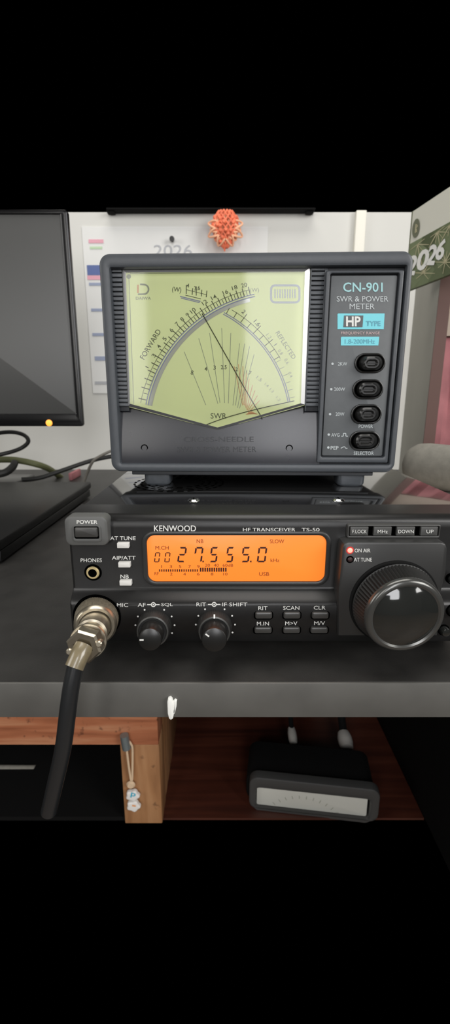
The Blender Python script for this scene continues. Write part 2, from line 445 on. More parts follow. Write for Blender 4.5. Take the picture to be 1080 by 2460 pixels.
m_ = MB(); digit(m_, '0', 369.5, 1327, 382, 1351, 2.4, 3); digit(m_, '0', 394, 1327, 406.5, 1351, 2.4, 3); m_.build('channel_digits', 'lcd_segment', dsp)
m_ = MB()
for k in range(18): x = 383+5.33*k; poly(m_, [(x-1.3, 1367.5), (x+1.3, 1367.5), (x+1.3, 1373.5), (x-1.3, 1373.5)], FD)
for k in range(12): x = 481.5+5.5*k; poly(m_, [(x-1.7, 1364), (x+1.7, 1364), (x+1.7, 1373.5), (x-1.7, 1373.5)], FD)
m_.build('signal_bargraph', 'lcd_segment', dsp)
m_ = MB()
for s, x, y, w, h in (('NB', 480, 1300, 16, 9), ('M.CH', 389, 1316, 32, 9), ('SLOW', 665, 1300.5, 34, 9), ('kHz', 660, 1346, 21, 8), ('USB', 634, 1379, 24, 9),
        ('1', 388, 1361, 1.6, 7), ('3', 410, 1361, 6, 7), ('5', 432, 1361, 6, 7), ('7', 455, 1361, 6, 7), ('9', 476, 1361, 6, 7), ('20', 498, 1358, 12, 7), ('40', 519, 1358, 12, 7), ('60dB', 547, 1358, 25, 7),
        ('RF', 376, 1378, 10, 7), ('2', 411, 1379, 6, 7), ('4', 443, 1379, 6, 7), ('6', 476, 1379, 6, 7), ('8', 509, 1379, 6, 7), ('10', 541, 1379, 10, 7)):
    text(m_, s, x, y, w, h, FD, bold=.0)
m_.build('indicator_lettering', 'lcd_print', dsp)
# brand and model lettering
m_ = MB(); text(m_, 'KENWOOD', 420, 1269.5, 101, 15, lambda x, y: R(x, y, YU-.0003), bold=.012); m_.build('brand_lettering', 'print_white', radio)
m_ = MB(); text(m_, 'HF TRANSCEIVER', 646, 1272.5, 126, 8.5, lambda x, y: R(x, y, YU-.0003), bold=.007); text(m_, 'TS-50', 745.5, 1272.5, 43, 8.5, lambda x, y: R(x, y, YU-.0003), bold=.007); m_.build('model_lettering', 'print_white', radio)
# small white push buttons with captions
for s, x, y, w, bx, by in (('AT TUNE', 295, 1293, 61, 295, 1311), ('AIP/ATT', 297, 1340, 57, 298, 1357.5), ('NB', 299, 1385, 20, 301, 1401)):
    m_ = MB(); slab(m_, outl(None, bx-14, by-6, bx+14, by+6, 1.5, .1758), .1785, .1758, .00015)
    o = m_.build('push_button', 'button_white', radio)
    m_ = MB(); text(m_, s, x, y, w, 9, RU, bold=.007); m_.build('caption', 'print_white', radio)
m_ = MB(); text(m_, 'PHONES', 219, 1346, 51, 9, RU, bold=.007); m_.build('caption', 'print_white', radio)
# headphone jack
c = R(223.5, 1375, YU)
jk = MB().lathe(c+Vector((0, .001, 0)), (0, -1, 0), [(0, .0027), (.0016, .0027), (.0020, .0024), (.0020, .0018), (.0004, .0018)], 36).build('headphone_jack', 'gold_metal', radio)
MB().lathe(c+Vector((0, -.0006, 0)), (0, -1, 0), [(0, .0018), (.0003, .0018)], 30).build('jack_hole', 'hole', jk)
MB().lathe(c+Vector((0, .0008, 0)), (0, -1, 0), [(0, .0036), (.0010, .0036)], 36).build('jack_well', 'hole', jk)
# lower captions
m_ = MB()
for s, x, y, w in (('MIC', 294, 1453.5, 27), ('AF', 340, 1453, 19), ('SQL', 401, 1453, 28), ('RIT', 483, 1452, 23), ('IF SHIFT', 563.5, 1452, 60),
                   ('RIT', 631, 1461, 22), ('SCAN', 699, 1460.5, 39), ('CLR', 767, 1460, 28), ('M.IN', 631, 1498, 29), ('M>V', 699, 1497.5, 29), ('M/V', 767, 1497, 26)):
    text(m_, s, x, y, w, 9, lambda x, y: R(x, y, YL-.0004), bold=0)
m_.build('control_captions', 'print_white', radio)
m_ = MB(); FS = lambda x, y: R(x, y, YL-.0004)
for cx, cy in ((368, 1452.5), (514, 1452)):
    arc(m_, (cx, cy), 3.6, 6, 0, 2*PI, FS, 18); dot(m_, cx, cy, 1.8, FS)
    line(m_, (cx-15, cy), (cx-6, cy), 2.2, FS); line(m_, (cx+6, cy), (cx+15, cy), 2.2, FS)
for x0 in (0, 145):
    for x, y in ((347, 1465), (331, 1481), (325, 1502), (394, 1465), (412, 1481), (419, 1502), (413, 1521)):
        dot(m_, x+x0, y-(1.5 if x0 else 0), 2.2, FS, 8)
m_.build('control_marks', 'print_white', radio)
# small lower buttons
for y0, y1, xs in ((1470, 1487, ((611, 655), (679, 723), (747, 791))), (1506, 1522, ((609, 654), (678, 722), (744, 789)))):
    for x0, x1 in xs:
        m_ = MB(); slab(m_, outl(None, x0-2, y0-2, x1+1, y1+1, 8, YL), YL+.001, YL-.0002, .0001)
        b2 = m_.build('function_button', 'button_grey', radio)
        b2.data.materials.clear(); b2.data.materials.append(MATS['hole'])
        m_ = MB(); slab(m_, outl(None, x0+1.5, y0+1.5, x1-1.5, y1, 5, YL-.0012), YL, YL-.0014, .0006); m_.build('button_cap', 'button_grey', b2)
# key row
m_ = MB(); frame(m_, outl(None, 833, 1261, 1059, 1293, 4, .1755), outl(None, 838, 1265, 1055, 1288, 2, .1755), .1785, .1755, .0004); kr = m_.build('key_row_frame', 'key_grey', radio)
m_ = MB(); slab(m_, outl(None, 836, 1263, 1057, 1290, 2, .1764), .178, .1764, .0001); m_.build('key_row_recess', 'hole', kr)
for s, x0, x1, tx, w in (('F.LOCK', 840, 885, 863, 34), ('MHz', 896, 941, 918.5, 24), ('DOWN', 951, 997, 974.5, 37), ('UP', 1009, 1052, 1032, 17)):
    m_ = MB(); slab(m_, outl(None, x0, 1266, x1, 1287, 1.5, .1750), .178, .1750, .0002); k_ = m_.build('key', 'key_grey', radio)
    m_ = MB(); text(m_, s, tx, 1277, w, 8, lambda x, y: R(x, y, .1748), bold=0); m_.build('lettering', 'print_white', k_)
# tuning dial plate
YP = .1700
pts = [R(x, y, YP) for x, y in ((822, 1316), (826, 1307), (836, 1303), (1060, 1303), (1070, 1307), (1074, 1318), (1071, 1375), (1058, 1428), (1050, 1528), (812, 1528), (812, 1420))]
m_ = MB(); slab(m_, [(p.x, p.z) for p in pts], .179, YP, .0008); plate = m_.build('dial_plate', 'radio_bezel', radio)
FP = lambda x, y: R(x, y, YP-.00015)
m_ = MB(); text(m_, 'ON AIR', 870, 1322.5, 38, 9, FP, bold=.007); text(m_, 'AT TUNE', 871, 1344.5, 43, 9, FP, bold=.007); m_.build('lettering', 'print_white', plate)
for nm, py, mm in (('indicator_lamp', 1322, 'led_red'), ('indicator_lamp', 1344, 'led_off')):
    c = R(840, py, YP); l_ = MB().lathe(c+Vector((0, .0003, 0)), (0, -1, 0), [(0, .0011), (.0006, .0010), (.0010, .0006), (.0011, .0001)], 16).build(nm, mm, plate)
    MB().lathe(c+Vector((0, .0002, 0)), (0, -1, 0), [(0, .0016), (.0003, .0015)], 20).build('lamp_rim', 'led_halo' if mm == 'led_red' else 'hole', l_)  # halo of the lit lamp is put into its rim as glow
# main tuning dial
cB = R(945, 1447, YP); cF = R(974, 1482, .1585); ax = Vector((0, -1, 0))
pc = lambda px, py, y, r: r*((R(px+1, py, y)-R(px, py, y)).x)
r0 = pc(945, 1447, YP, 107); 
dial = MB().lathe(cB+Vector((0, .001, 0)), ax, [(0, r0), (.0014, r0), (.0018, r0-.0006)], 72).build('tuning_dial', 'black_matte', radio)
ra = pc(950, 1455, .167, 104); rb_ = pc(971, 1478, .160, 98); off = (cF-cB)
axd = Vector((off.x*.35, -1, off.z*.35)).normalized(); Ld = (YP-.1600)
axd = (Vector((cF.x, .1600, cF.z)) - cB).normalized(); Ld = (Vector((cF.x, .1600, cF.z)) - cB).length
MB().lathe(cB, axd, [(.001, ra), (.0012, ra, 1), (Ld-.0009, rb_, 1), (Ld-.0005, rb_-.0003)], 150, .045).build('dial_grip', 'knob_rubber', dial)
rf = pc(971, 1478, .1585, 98)
fo = cB + axd*(Ld-.001)
MB().lathe(fo, axd, [(0, rf), (.0012, rf), (.0020, rf-.0004), (.0025, rf-.0012), (.0026, rf-.0020), (.0022, rf-.0028)], 96, 0, None, False, False).build('dial_rim', 'knob_ring', dial)
MB().lathe(fo, axd, [(.0005, rf-.0006), (.0020, rf-.0022), (.0022, rf-.0028), (.0026, rf*.76), (.0034, rf*.64), (.0041, rf*.48), (.0046, rf*.3), (.0049, rf*.14), (.00495, .0001)], 96).build('dial_face', 'knob_gloss', dial)
# two stacked control knobs
for (bx, by, fx, fy, ri, ang, mark) in ((371, 1503, 359.5, 1537, 29, 180, 0), (515, 1503, 514, 1538, 31, 142, 1)):
    b0 = R(bx, by, YL); f0 = R(fx, fy, .1575); axk = (f0-b0).normalized(); L = (f0-b0).length
    q = MB().lathe(b0, axk, [(0, .0072), (.0010, .0072, 1), (L*.42, .0066, 1), (L*.45, .0062), (L*.42, .0048)], 96, .035).build('control_knob', 'knob_rubber', radio)
    MB().lathe(b0, axk, [(L*.40, .0063), (L*.455, .0063), (L*.46, .0057), (L*.44, .0056)], 64, 0, None, False, False).build('knob_rim', 'knob_ring', q)
    r_ = pc(fx, fy, .1575, ri)
    inn = MB().lathe(b0, axk, [(L*.35, r_*1.03), (L*.5, r_*1.03, 1), (L*.94, r_, 1), (L*.985, r_*.95), (L, r_*.85)], 84, .035).build('inner_knob', 'knob_face', q)
    u = axk.orthogonal(); t = math.radians(ang)
    X = (Vector((1, 0, 0)) - axk*axk.x).normalized(); Z = axk.cross(X); Z = Z if Z.z > 0 else -Z
    d_ = X*math.cos(t)+Z*math.sin(t); n_ = axk.cross(d_); o_ = b0+axk*(L+.00008)
    m_ = MB(); A_ = o_+d_*r_*.50; B_ = o_+d_*r_*.84
    m_.quads([[A_-n_*.00028, A_+n_*.00028, A_+n_*.00028+axk*.0001, A_-n_*.00028+axk*.0001], [B_-n_*.00028, B_+n_*.00028, B_+n_*.00028+axk*.0001, B_-n_*.00028+axk*.0001]])
    m_.build('pointer_mark', 'print_white', inn)
    if mark:
        A_ = b0+axk*(L*.40)+Z*.0068; B_ = b0+axk*(L*.455)+Z*.0057
        m_ = MB(); m_.quads([[A_-X*.0003, A_+X*.0003, A_+X*.0003+Z*.0002, A_-X*.0003+Z*.0002], [B_-X*.0003+axk*.0004, B_+X*.0003+axk*.0004, B_+X*.0003+Z*.0002+axk*.0004, B_-X*.0003+Z*.0002+axk*.0004]])
        m_.build('pointer_mark', 'print_white', q)
# round buttons at the right end
for px, py, rpx in ((1084, 1391, 13), (1086, 1466, 16), (1064, 1513, 14)):
    c = R(px, py, YL); r_ = pc(px, py, YL, rpx)
    o = MB().lathe(c, ax, [(-.001, r_), (.0003, r_)], 28).build('round_button', 'hole', radio)
    MB().lathe(c, ax, [(0, r_*.8), (.002, r_*.8), (.0028, r_*.65), (.003, r_*.4)], 28).build('button_cap', 'knob_gloss', o)
# screws and vents on the cover
for px, py in ((465, 1203), (812, 1202)):
    c = H(px, py, RT)
    s_ = MB().lathe(c, (0, 0, 1), [(-.001, .0029), (.0002, .0029), (.0009, .0022), (.0011, .0012)], 24).build('cover_screw', 'chrome', radio)
    m_ = MB(); m_.box((c.x-.0013, c.y-.0002, RT+.00112), (c.x+.0013, c.y+.0002, RT+.00122)); m_.box((c.x-.0002, c.y-.0013, RT+.00112), (c.x+.0002, c.y+.0013, RT+.00125)); m_.build('screw_slot', 'hole', s_)
cv = H(430, 1160, RT); m_ = MB()
for k in range(4):
    r_ = .0135+.0036*k; n = int(r_*2*PI/.0052)
    for i in range(n):
        a0 = 2*PI*i/n; a1 = a0 + 2*PI/n*.62; q = []
        for rr_ in (r_-.0006, r_+.0006):
            for s in range(5):
                t = a0+(a1-a0)*s/4; q.append((cv.x+rr_*math.cos(t), cv.y+rr_*math.sin(t)))
        m_.bm.faces.new([m_.bm.verts.new((x, y, RT+.0001)) for x, y in q[:5]+q[:4:-1]])
m_.build('speaker_slots', 'hole', radio)
# feet under the radio
for x in (RX0+.012, RX1-.012):
    for y in (.20, .39):
        MB().lathe((x, y, 0), (0, 0, 1), [(0, .006), (RB+.0005, .0065)], 24).build('foot', 'black_matte', radio)

# ================================================================ MICROPHONE PLUG AND CABLE
A = R(233, 1481, YL-.0002); B = R(229, 1503, .1625); C_ = R(212, 1540, .1465); D_ = R(199, 1556, .1415); E_ = R(178, 1604, .1375)
mic = empty('microphone_cable', A, 0, 'thick black microphone cable with metal screw plug at lower left of the radio', 'cable')
a1 = (B-A).normalized(); l1 = (B-A).length
MB().lathe(A, (0, -1, 0), [(0, .0098), (.0006, .0098)], 48).build('socket_ring', 'hole', mic)
MB().lathe(A, a1, [(.0006, .0086), (.001, .0089, 1), (l1-.0012, .0083, 1), (l1-.0008, .0082)], 160, .025).build('knurled_collar', 'nickel_knurl', mic)
MB().lathe(A, a1, [(l1-.001, .0083), (l1, .0080), (l1+.0008, .0073), (l1+.0008, .0063), (l1-.001, .0062)], 64).build('collar_lip', 'nickel', mic)
a2 = (C_-B).normalized(); l2 = (C_-B).length
MB().lathe(B, a2, [(-.001, .0058), (l2*.6, .0058), (l2*.62, .0050), (l2, .0050)], 56).build('plug_barrel', 'nickel', mic)
MB().lathe(C_, a2, [(-.0004, .0063), (.0001, .0065), (.0006, .0063)], 56).build('washer', 'nickel', mic)
a3 = (D_-C_).normalized(); l3 = (D_-C_).length
MB().lathe(C_, a3, [(.0004, .0058), (.0008, .0064), (l3-.0008, .0064), (l3, .0057), (l3, .0036), (l3-.001, .0036)], 6).build('hex_nut', 'nickel', mic, 20)
cl = MB()
for s in (1, -1):
    sc = D_ + Vector((.0052*s+.0004, .002, .001 if s > 0 else -.002)); cl.lathe(sc, (0, -1, .2), [(0, .0012), (.0022, .0012), (.0026, .0008)], 16)
cl.build('clamp_screws', 'nickel', mic)
a4 = (E_-D_).normalized(); l4 = (E_-D_).length
MB().tube([D_-a3*.001, D_+a4*l4*.35, E_], lambda t: .0034-.0002*t, 24).build('boot', 'boot_clear', mic)
MB().tube([E_-a4*.002, R(171, 1650, .1365), R(162, 1715, .1350), R(151, 1800, .1345), R(130, 1893, .1355), R(117, 1950, .1365)], .00285, 24).build('cable', 'rubber_cable', mic)

# white plastic hook on the desk edge
hk = empty('cable_hook', R(412, 1700, DF), 0, 'small white double-lobed plastic hook on the front edge of the desk', 'hook')
m_ = MB(); pts = [R(x, y, DF-.0008) for x, y in ((402, 1682), (404, 1675), (410, 1673), (414, 1677), (417, 1690), (418, 1712), (416, 1722), (411, 1725), (406, 1722), (403, 1710))]
slab(m_, [(p.x, p.z) for p in pts], DF-.0004, DF-.0022, .0006); m_.build('hook_body', 'white_plastic', hk)
m_ = MB(); pts = [R(x, y, DF-.0008) for x, y in ((415, 1684), (420, 1679), (425, 1681), (424, 1695), (420, 1712), (417, 1715), (415, 1700))]
slab(m_, [(p.x, p.z) for p in pts], DF-.0004, DF-.0016, .0005); m_.build('hook_arm', 'white_plastic', hk)

# charm hanging from the cabinet frame
ch = empty('bead_charm', R(318, 1900, CY-.004), 0, 'beige cord with white flower beads hanging from the cabinet leg', 'charm')
YC = CY-.0035
MB().tube([R(303, 1790, YC+.001), R(309, 1840, YC), R(314, 1872, YC), R(317, 1872, YC), R(318, 1840, YC), R(318, 1800, YC), R(315, 1788, YC), R(309, 1780, YC)], .0011, 10).build('cord', 'cord_beige', ch)
MB().lathe(R(314, 1885, YC), (0, -1, 0), [(-.002, .003), (0, .0045), (.002, .003)], 14).build('cord_knot', 'cord_beige', ch)
for (px, py, txt, mm) in ((318.5, 1911, 'p', 'bead_blue'), (320.5, 1936, '-', 'bead_orange')):
    c = R(px, py, YC-.001); sc = pc(px, py, YC, 1); pts = []
    for k in range(48):
        t = 2*PI*k/48; r_ = sc*(15.6+1.6*math.cos(5*t+.6)); pts.append((c.x+r_*math.cos(t), c.z+r_*math.sin(t)*.92))
    m_ = MB(); slab(m_, pts, YC+.0012, YC-.0028, .0016, steps=4); be = m_.build('flower_bead', 'bead_white', ch)
    m_ = MB(); text(m_, txt, px+1, py, 12 if txt == 'p' else 9, 12 if txt == 'p' else 4, lambda x, y: R(x, y, YC-.0030), rot=-12, bold=.02); m_.build('bead_letter', mm, be)
pin = MB().tube([R(298, 1766, CY-.004), R(304, 1798, CY-.004)], .0042, 12, 1)
pin = pin.build('hinge_pin', 'steel_blue'); tag(pin, 'small blue-grey metal pin on the wooden frame above the bead charm', 'pin')

# ================================================================ SWR METER
MC = Vector((.01388, .236, .07143)); YAW = -.02967; MW, MH = .1470, .1034
mroot_z = RT
meter = empty('power_meter', (MC.x, MC.y, RT), YAW, 'grey cross-needle meter with pale green dial standing on top of the radio', 'meter')
MT = Matrix.Translation(MC) @ Matrix.Rotation(YAW, 4, 'Z'); MTI = MT.inverted()
T = lambda x, y, z: MT @ Vector((x, y, z))
def L(px, py, dy=0.):
    o = MTI @ CAM; d = MTI.to_3x3() @ ray(px, py); return o + d*((dy-o.y)/d.y)
def lx(x0, y0, x1, y1, dy):
    a = L(x0, y0, dy); b = L(x1, y1, dy); return a.x, b.z, b.x, a.z
def lrr(x0, y0, x1, y1, rpx, dy, n=6):
    q = lx(x0, y0, x1, y1, dy); return rr(*q, rpx*.00021, n)
def FM(dy): return lambda px, py: MT @ L(px, py, dy)
# case body and frame
outer = rr(-MW/2, 0, MW/2, MH, .0050, 8)
oi = lx(264, 644, 934, 1116, .0005); inner = rr(oi[0], oi[1], oi[2], oi[3], .0006, 8)
m_ = MB(); frame(m_, outer, inner, .010, 0, .0014, T, .006); m_.build('front_frame', 'meter_plastic', meter)
m_ = MB(); slab(m_, inset(outer, .0012), .125, .0095, .0004, T); m_.build('case', 'meter_dark', meter)
m_ = MB(); slab(m_, rr(-MW/2+.010, -.0022, MW/2-.010, .0006, .0004), .12, .0035, .0003, T); m_.build('base_plate', 'meter_dark', meter)
for x0, x1 in ((345, 409), (811, 876)):
    for dy in (.0055, .105):
        q = lx(x0, 1143, x1, 1166, .0055)
        m_ = MB(); A0 = [T(x, dy+d, z) for x, z, d in ((q[0], 0, 0),)]
        zb_ = RT-MC.z
        rings = []
        for z, ins in ((-.0018, 0), (zb_+.0014, .0002), (zb_+.0004, .0008), (zb_, .0016)):
            rings.append([T(x, y, z) for x, y in rr(q[0]+ins, dy+ins*.6, q[2]-ins, dy+.013-ins*.6, .0025)])
        m_.quads(rings); m_.build('foot', 'meter_plastic', meter)
# ribbed grilles
for (xa, ya, xb, yb, n, nm) in ((268, 648, 307, 972, 31, 'g'), (741, 645, 766, 972, 31, 'g')):
    left = xa < 500
    m_ = MB()
    A0 = L(265, 646, .004); A1 = L(293 if left else 781, 646, .004); Bz = L(300 if left else 760, 978, .004).z
    xL = L(266, 646, .004).x if left else L(745, 646, .004).x; xR = L(293, 646, .004).x if left else L(786, 646, .004).x
    slab(m_, rr(xL-(.0006 if left else 0), Bz-.002, xR, A0.z+.0004, .0002, 1), .0095, .0042, .0001, T)
    m_.mi = 1
    pz = (A0.z-Bz)/n
    for k in range(n):
        z1 = A0.z-pz*k-pz*.06; z0 = z1-pz*.74
        slab(m_, rr(xL+(.0002 if left else .0004), z0, xR-(.0001 if left else .0014), z1, .0002, 2), .0044, .0030, .00012, T)
    if not left: slab(m_, rr(xR-.0014, Bz-.002, xR, A0.z, .0003, 2), .0044, .0030, .0003, T); slab(m_, rr(xL, Bz-.002, xL+.0006, A0.z, .0002, 2), .0044, .0030, .0002, T)
    o = m_.build('ribbed_grille', ['meter_dark', 'meter_plastic'], meter)
# dial face polygon
DYF = .0046
xfl = L(293, 646, .004).x; xfr = L(745, 646, .004).x
m_ = MB(); slab(m_, [(L(x, y, DYF).x, L(x, y, DYF).z) for x, y in ((290, 640), (748, 638), (735, 973), (522, 1032.5), (305, 977))], .0092, DYF, .0001, T)
face = m_.build('dial_face', 'dial_face', meter); face['label'] = 'pale yellow-green dial plate'
F1 = FM(DYF-.00012); F2 = FM(DYF-.0002)
cA, rA = (677.4, 1033.2), 330.5; cR, rR = (395.8, 1020.8), 302.9
angA = lambda x, y: math.atan2(y-cA[1], x-cA[0])
# arcs
def ang(c, x, y):
    t = math.atan2(y-c[1], x-c[0]); return t if t < 0 else t-2*PI
a0, a1_ = ang(cA, 352, 973), ang(cA, 611, 709)
b0_, b1_ = ang(cR, 537, 752), ang(cR, 693, 966)
m_ = MB(); arc(m_, cA, rA+1.2, rA+3.6, a0, a1_, F1); arc(m_, cA, rA-4.2, rA-1.6, a0, a1_, F1)
arc(m_, cR, rR+1.0, rR+3, b0_, b1_, F1); arc(m_, cR, rR-3.4, rR-1.2, b0_, b1_, F1)
m_.build('scale_arcs', 'print_blue', face)
m_ = MB(); arc(m_, cA, rA-13, rA-4.4, a0, ang(cA, 600, 722), F1); m_.build('mirror_band', 'mirror_band', face)
m_ = MB(); arc(m_, cA, rA+15, rA+16.2, ang(cA, 340, 968), ang(cA, 600, 700), F1); arc(m_, cR, rR+16, rR+17.2, ang(cR, 553, 750), ang(cR, 672, 862), F1)
def pa(c, r, t): return (c[0]+r*math.cos(t), c[1]+r*math.sin(t))
N = 44
for k in range(N+1):
    u = k/N; t = a0+.035 + (a1_-.03-a0-.035)*(u**.86)
    big = k % 2 == 0; line(m_, pa(cA, rA+3, t), pa(cA, rA+(23 if big else 14), t), 2.2 if big else 1.5, F1)
for k in range(9):
    u = k/8; t = b0_+.02+(ang(cR, 650, 862)-b0_)*u; line(m_, pa(cR, rR+3, t), pa(cR, rR+(28 if k in (2, 4, 6) else 18), t), 1.7, F1)
for x, big in ((447, 1), (461, 0), (471, 1), (483, 0), (495, 0)):
    y = 706+(x-447)*.17; line(m_, (x, y), (x+1.5 if not big else x, y-(16 if not big else 22)), 2.0, F1)
line(m_, (445, 709), (482, 718), 1.5, F1)
line(m_, (448, 696), (496, 708), 1.2, F1)
m_.build('scale_ticks', 'print_dark', face)
m_ = MB(); line(m_, (432, 712), (481, 724), 2.4, F1); line(m_, (434, 716), (479, 727), 2.0, F1); m_.build('secondary_scale', 'print_blue', face)
m_ = MB()
for s, x, y, w, h, rot in (('(W)', 424, 697, 22, 15, -6), ('4', 451, 686, 6, 10, -6), ('3.6', 473, 692, 14, 10, 5),
        ('1', 353, 882, 2, 9, 65), ('3', 369, 854, 7, 10, 60), ('4', 381, 832, 7, 10, 58), ('5', 395, 814, 7, 10, 55), ('6', 411, 793, 7, 10, 52), ('7', 425, 778, 7, 10, 48), ('8', 437, 767, 7, 10, 46), ('9', 450, 756, 7, 10, 43),
        ('10', 463, 746, 13, 10, 40), ('12', 491, 726, 13, 10, 34), ('14', 513, 714, 13, 10, 28), ('16', 541, 702, 13, 10, 22), ('18', 563, 691, 13, 10, 17), ('20', 586, 685, 14, 10, 12),
        ('2', 585, 749, 7, 10, -44), ('1.6', 617, 776, 16, 10, -48), ('∞', 461, 895, 10, 6, 80), ('4', 494, 886, 6, 10, 0), ('3', 515, 883, 6, 10, 0), ('2.5', 537, 882, 14, 10, 0), ('2', 568, 887, 6, 9, 0), ('1.7', 597, 895, 13, 9, -12)):
    text(m_, s, x, y, w, h, F1, rot, .008)
m_.build('scale_numerals', 'print_dark', face)
m_ = MB(); text(m_, 'FORWARD', 361, 827, 80, 13, F1, 59, .004); m_.build('scale_caption', 'print_dark', face)
m_ = MB(); text(m_, 'SWR', 524.5, 999, 38, 13, F1, 0, .004); m_.build('scale_caption', 'print_dark', face)
m_ = MB()
for s, x, y, w, h, rot in (('REFLECTED', 686, 829, 76, 11, -57), ('(W)', 611, 698, 21, 12, 0), ('1.2', 645, 808, 13, 9, -52), ('1', 661, 828, 2, 9, -54), ('0.8', 673, 846, 13, 8, -56), ('0.6', 688, 868, 13, 8, -60), ('0.4', 697, 900, 13, 8, -64), ('1.5', 622, 910, 14, 8, -40), ('1.4', 640, 925, 10, 7, -42), ('1.3', 652, 938, 10, 7, -46), ('1.2', 668, 958, 12, 7, -52)):
    text(m_, s, x, y, w, h, F1, rot, .0)
for k in range(6):
    t = ang(cR, 660, 872)+.06*k; line(m_, pa(cR, rR+3, t), pa(cR, rR+16, t), 1.2, F1)
m_.build('reflected_scale', 'print_grey', face)
# SWR fan lines
m_ = MB()
for p, q in (((442, 845), (494, 973)), ((477, 813), (523, 970)), ((503, 800), (528, 968)), ((532, 788), (539, 968)), ((554, 800), (548, 969)), ((575, 825), (559, 974)), ((587, 826), (565, 974)), ((599, 832), (570, 980)), ((610, 851), (575, 981))):
    line(m_, p, q, 1.3, F1)
line(m_, (309, 660), (321, 970), 1.4, F1); line(m_, (312, 657), (728, 653), 1.3, F1)
m_.build('ratio_lines', 'print_grey', face)
m_ = MB()
for x, y in ((562, 880), (572, 875), (583, 880), (591, 895), (598, 910), (606, 925), (612, 938), (618, 950), (623, 962)):
    cx, cy = 588, 1000; line(m_, (cx+(x-cx)*.22, cy+(y-cy)*.22), (x, y), 1.5, F1)
for k in range(8): line(m_, (590+k*2.5, 996-k*.3), (604+k*2, 988+k), 1.6, F1)
m_.build('red_ratio_lines', 'print_red', face)
# logo block and blue maker label
m_ = MB(); arc(m_, (345, 695), 9.5, 13.5, -PI/2-.3, PI/2, F1, 20); line(m_, (331, 707), (346, 706.5), 4, F1); line(m_, (336, 683), (346, 683.5), 4, F1)
text(m_, 'DAIWA', 344, 716.5, 36, 7, F1, bold=.01); dot(m_, 309, 664.5, 5.5, F1, 14)
m_.build('logo', 'print_grey', face)
m_ = MB(); poly(m_, [(329, 684), (333, 684), (333, 704), (329, 704)], F1); m_.build('logo_bar', 'print_red', face)
m_ = MB(); oq = rr(648, -729, 721, -683, 12, 6); iq = inset(oq, 5)
for k in range(len(oq)):
    j = (k+1) % len(oq); poly(m_, [(oq[k][0], -oq[k][1]), (oq[j][0], -oq[j][1]), (iq[j][0], -iq[j][1]), (iq[k][0], -iq[k][1])], F1)
for k in range(9): x = 660+k*6; line(m_, (x, 695), (x, 716), 2 if k % 2 else 3, F1)
m_.build('maker_badge', 'print_lilac', face)
# needles
def needle(name, pts, w):
    m_ = MB(); m_.tube([MT @ (L(x, y, .0040)) for x, y in pts], w, 8, 4); m_.build(name, 'needle_dark', meter)
needle('needle', ((485, 753), (540, 850), (592, 941), (630, 1006)), .00022)
needle('needle', ((488, 1023), (540, 1004), (600, 987), (660, 973), (706, 963)), .00020)
# glass cover
gp = [(293, 645), (745, 642), (732, 972), (522, 1032), (307, 976)]
G0 = [L(x, y, .0034) for x, y in gp]
gi = [(302, 655), (732, 652), (722, 969), (522, 1027), (312, 970)]
G1 = [L(x, y, .0018) for x, y in gi]
m_ = MB(); m_.bm.faces.new([m_.bm.verts.new(MT @ p) for p in G1]); m_.build('glass_pane', 'meter_glass', meter)
m_ = MB(); m_.quads([[MT @ p for p in G0], [MT @ p for p in G1]], True, False, False); m_.build('glass_bevel', 'bevel_glass', meter)
# lower plate
m_ = MB(); rows = []; NX = 60
xs0 = L(284, 1000, .004).x; xs1 = L(771, 1000, .004).x
top_pts = [(L(x, y, .0070).x, L(x, y, .0070).z) for x, y in ((284, 968), (308, 976), (522, 1031), (732, 972), (775, 971))]
zbot = oi[1]-.0003
def topz(x):
    for (xa, za), (xb, zb2) in zip(top_pts, top_pts[1:]):
        if xa <= x <= xb: return za+(zb2-za)*(x-xa)/(xb-xa)
    return top_pts[0][1] if x < top_pts[0][0] else top_pts[-1][1]
ztm = max(z for _, z in top_pts)
cols_x = sorted(set([xs0+(xs1-xs0)*k/NX for k in range(NX+1)] + [p[0] for p in top_pts if xs0 < p[0] < xs1]))
def bulge(z):
    t = (z-zbot)/(ztm-zbot); return .0022 + .0052*max(0, t)**1.9
NR = 14; rings = []
for r_ in range(NR+1):
    row = []
    for x in cols_x:
        z = topz(x) + (zbot-topz(x))*r_/NR; row.append(T(x, bulge(z), z))
    rings.append(row)
rings = [[T(x, .0090, topz(x)) for x in cols_x]] + rings + [[T(x, .0090, zbot) for x in cols_x]]
m_.quads(rings, False); lp = m_.build('lower_plate', 'meter_plate', meter)
for px, py in ((347, 1076), (694, 1077)):
    p = L(px, py, .0030); q = MB().lathe(MT @ (p+Vector((0, .0012, 0))), MT.to_3x3() @ Vector((0, -1, 0)), [(0, .0019), (.0016, .0019), (.0017, .0014), (.001, .0012)], 20).build('plate_screw', 'hole', meter)
m_ = MB()
def FE(px, py):
    p = L(px, py, .0030); return T(p.x, bulge(p.z)-.00035, p.z)
text(m_, 'CROSS-NEEDLE', 525, 1055, 168, 12, FE, bold=.0); text(m_, 'SWR & POWER METER', 520, 1079, 190, 13, FE, bold=.0)
m_.build('embossed_lettering', 'meter_dark', meter)
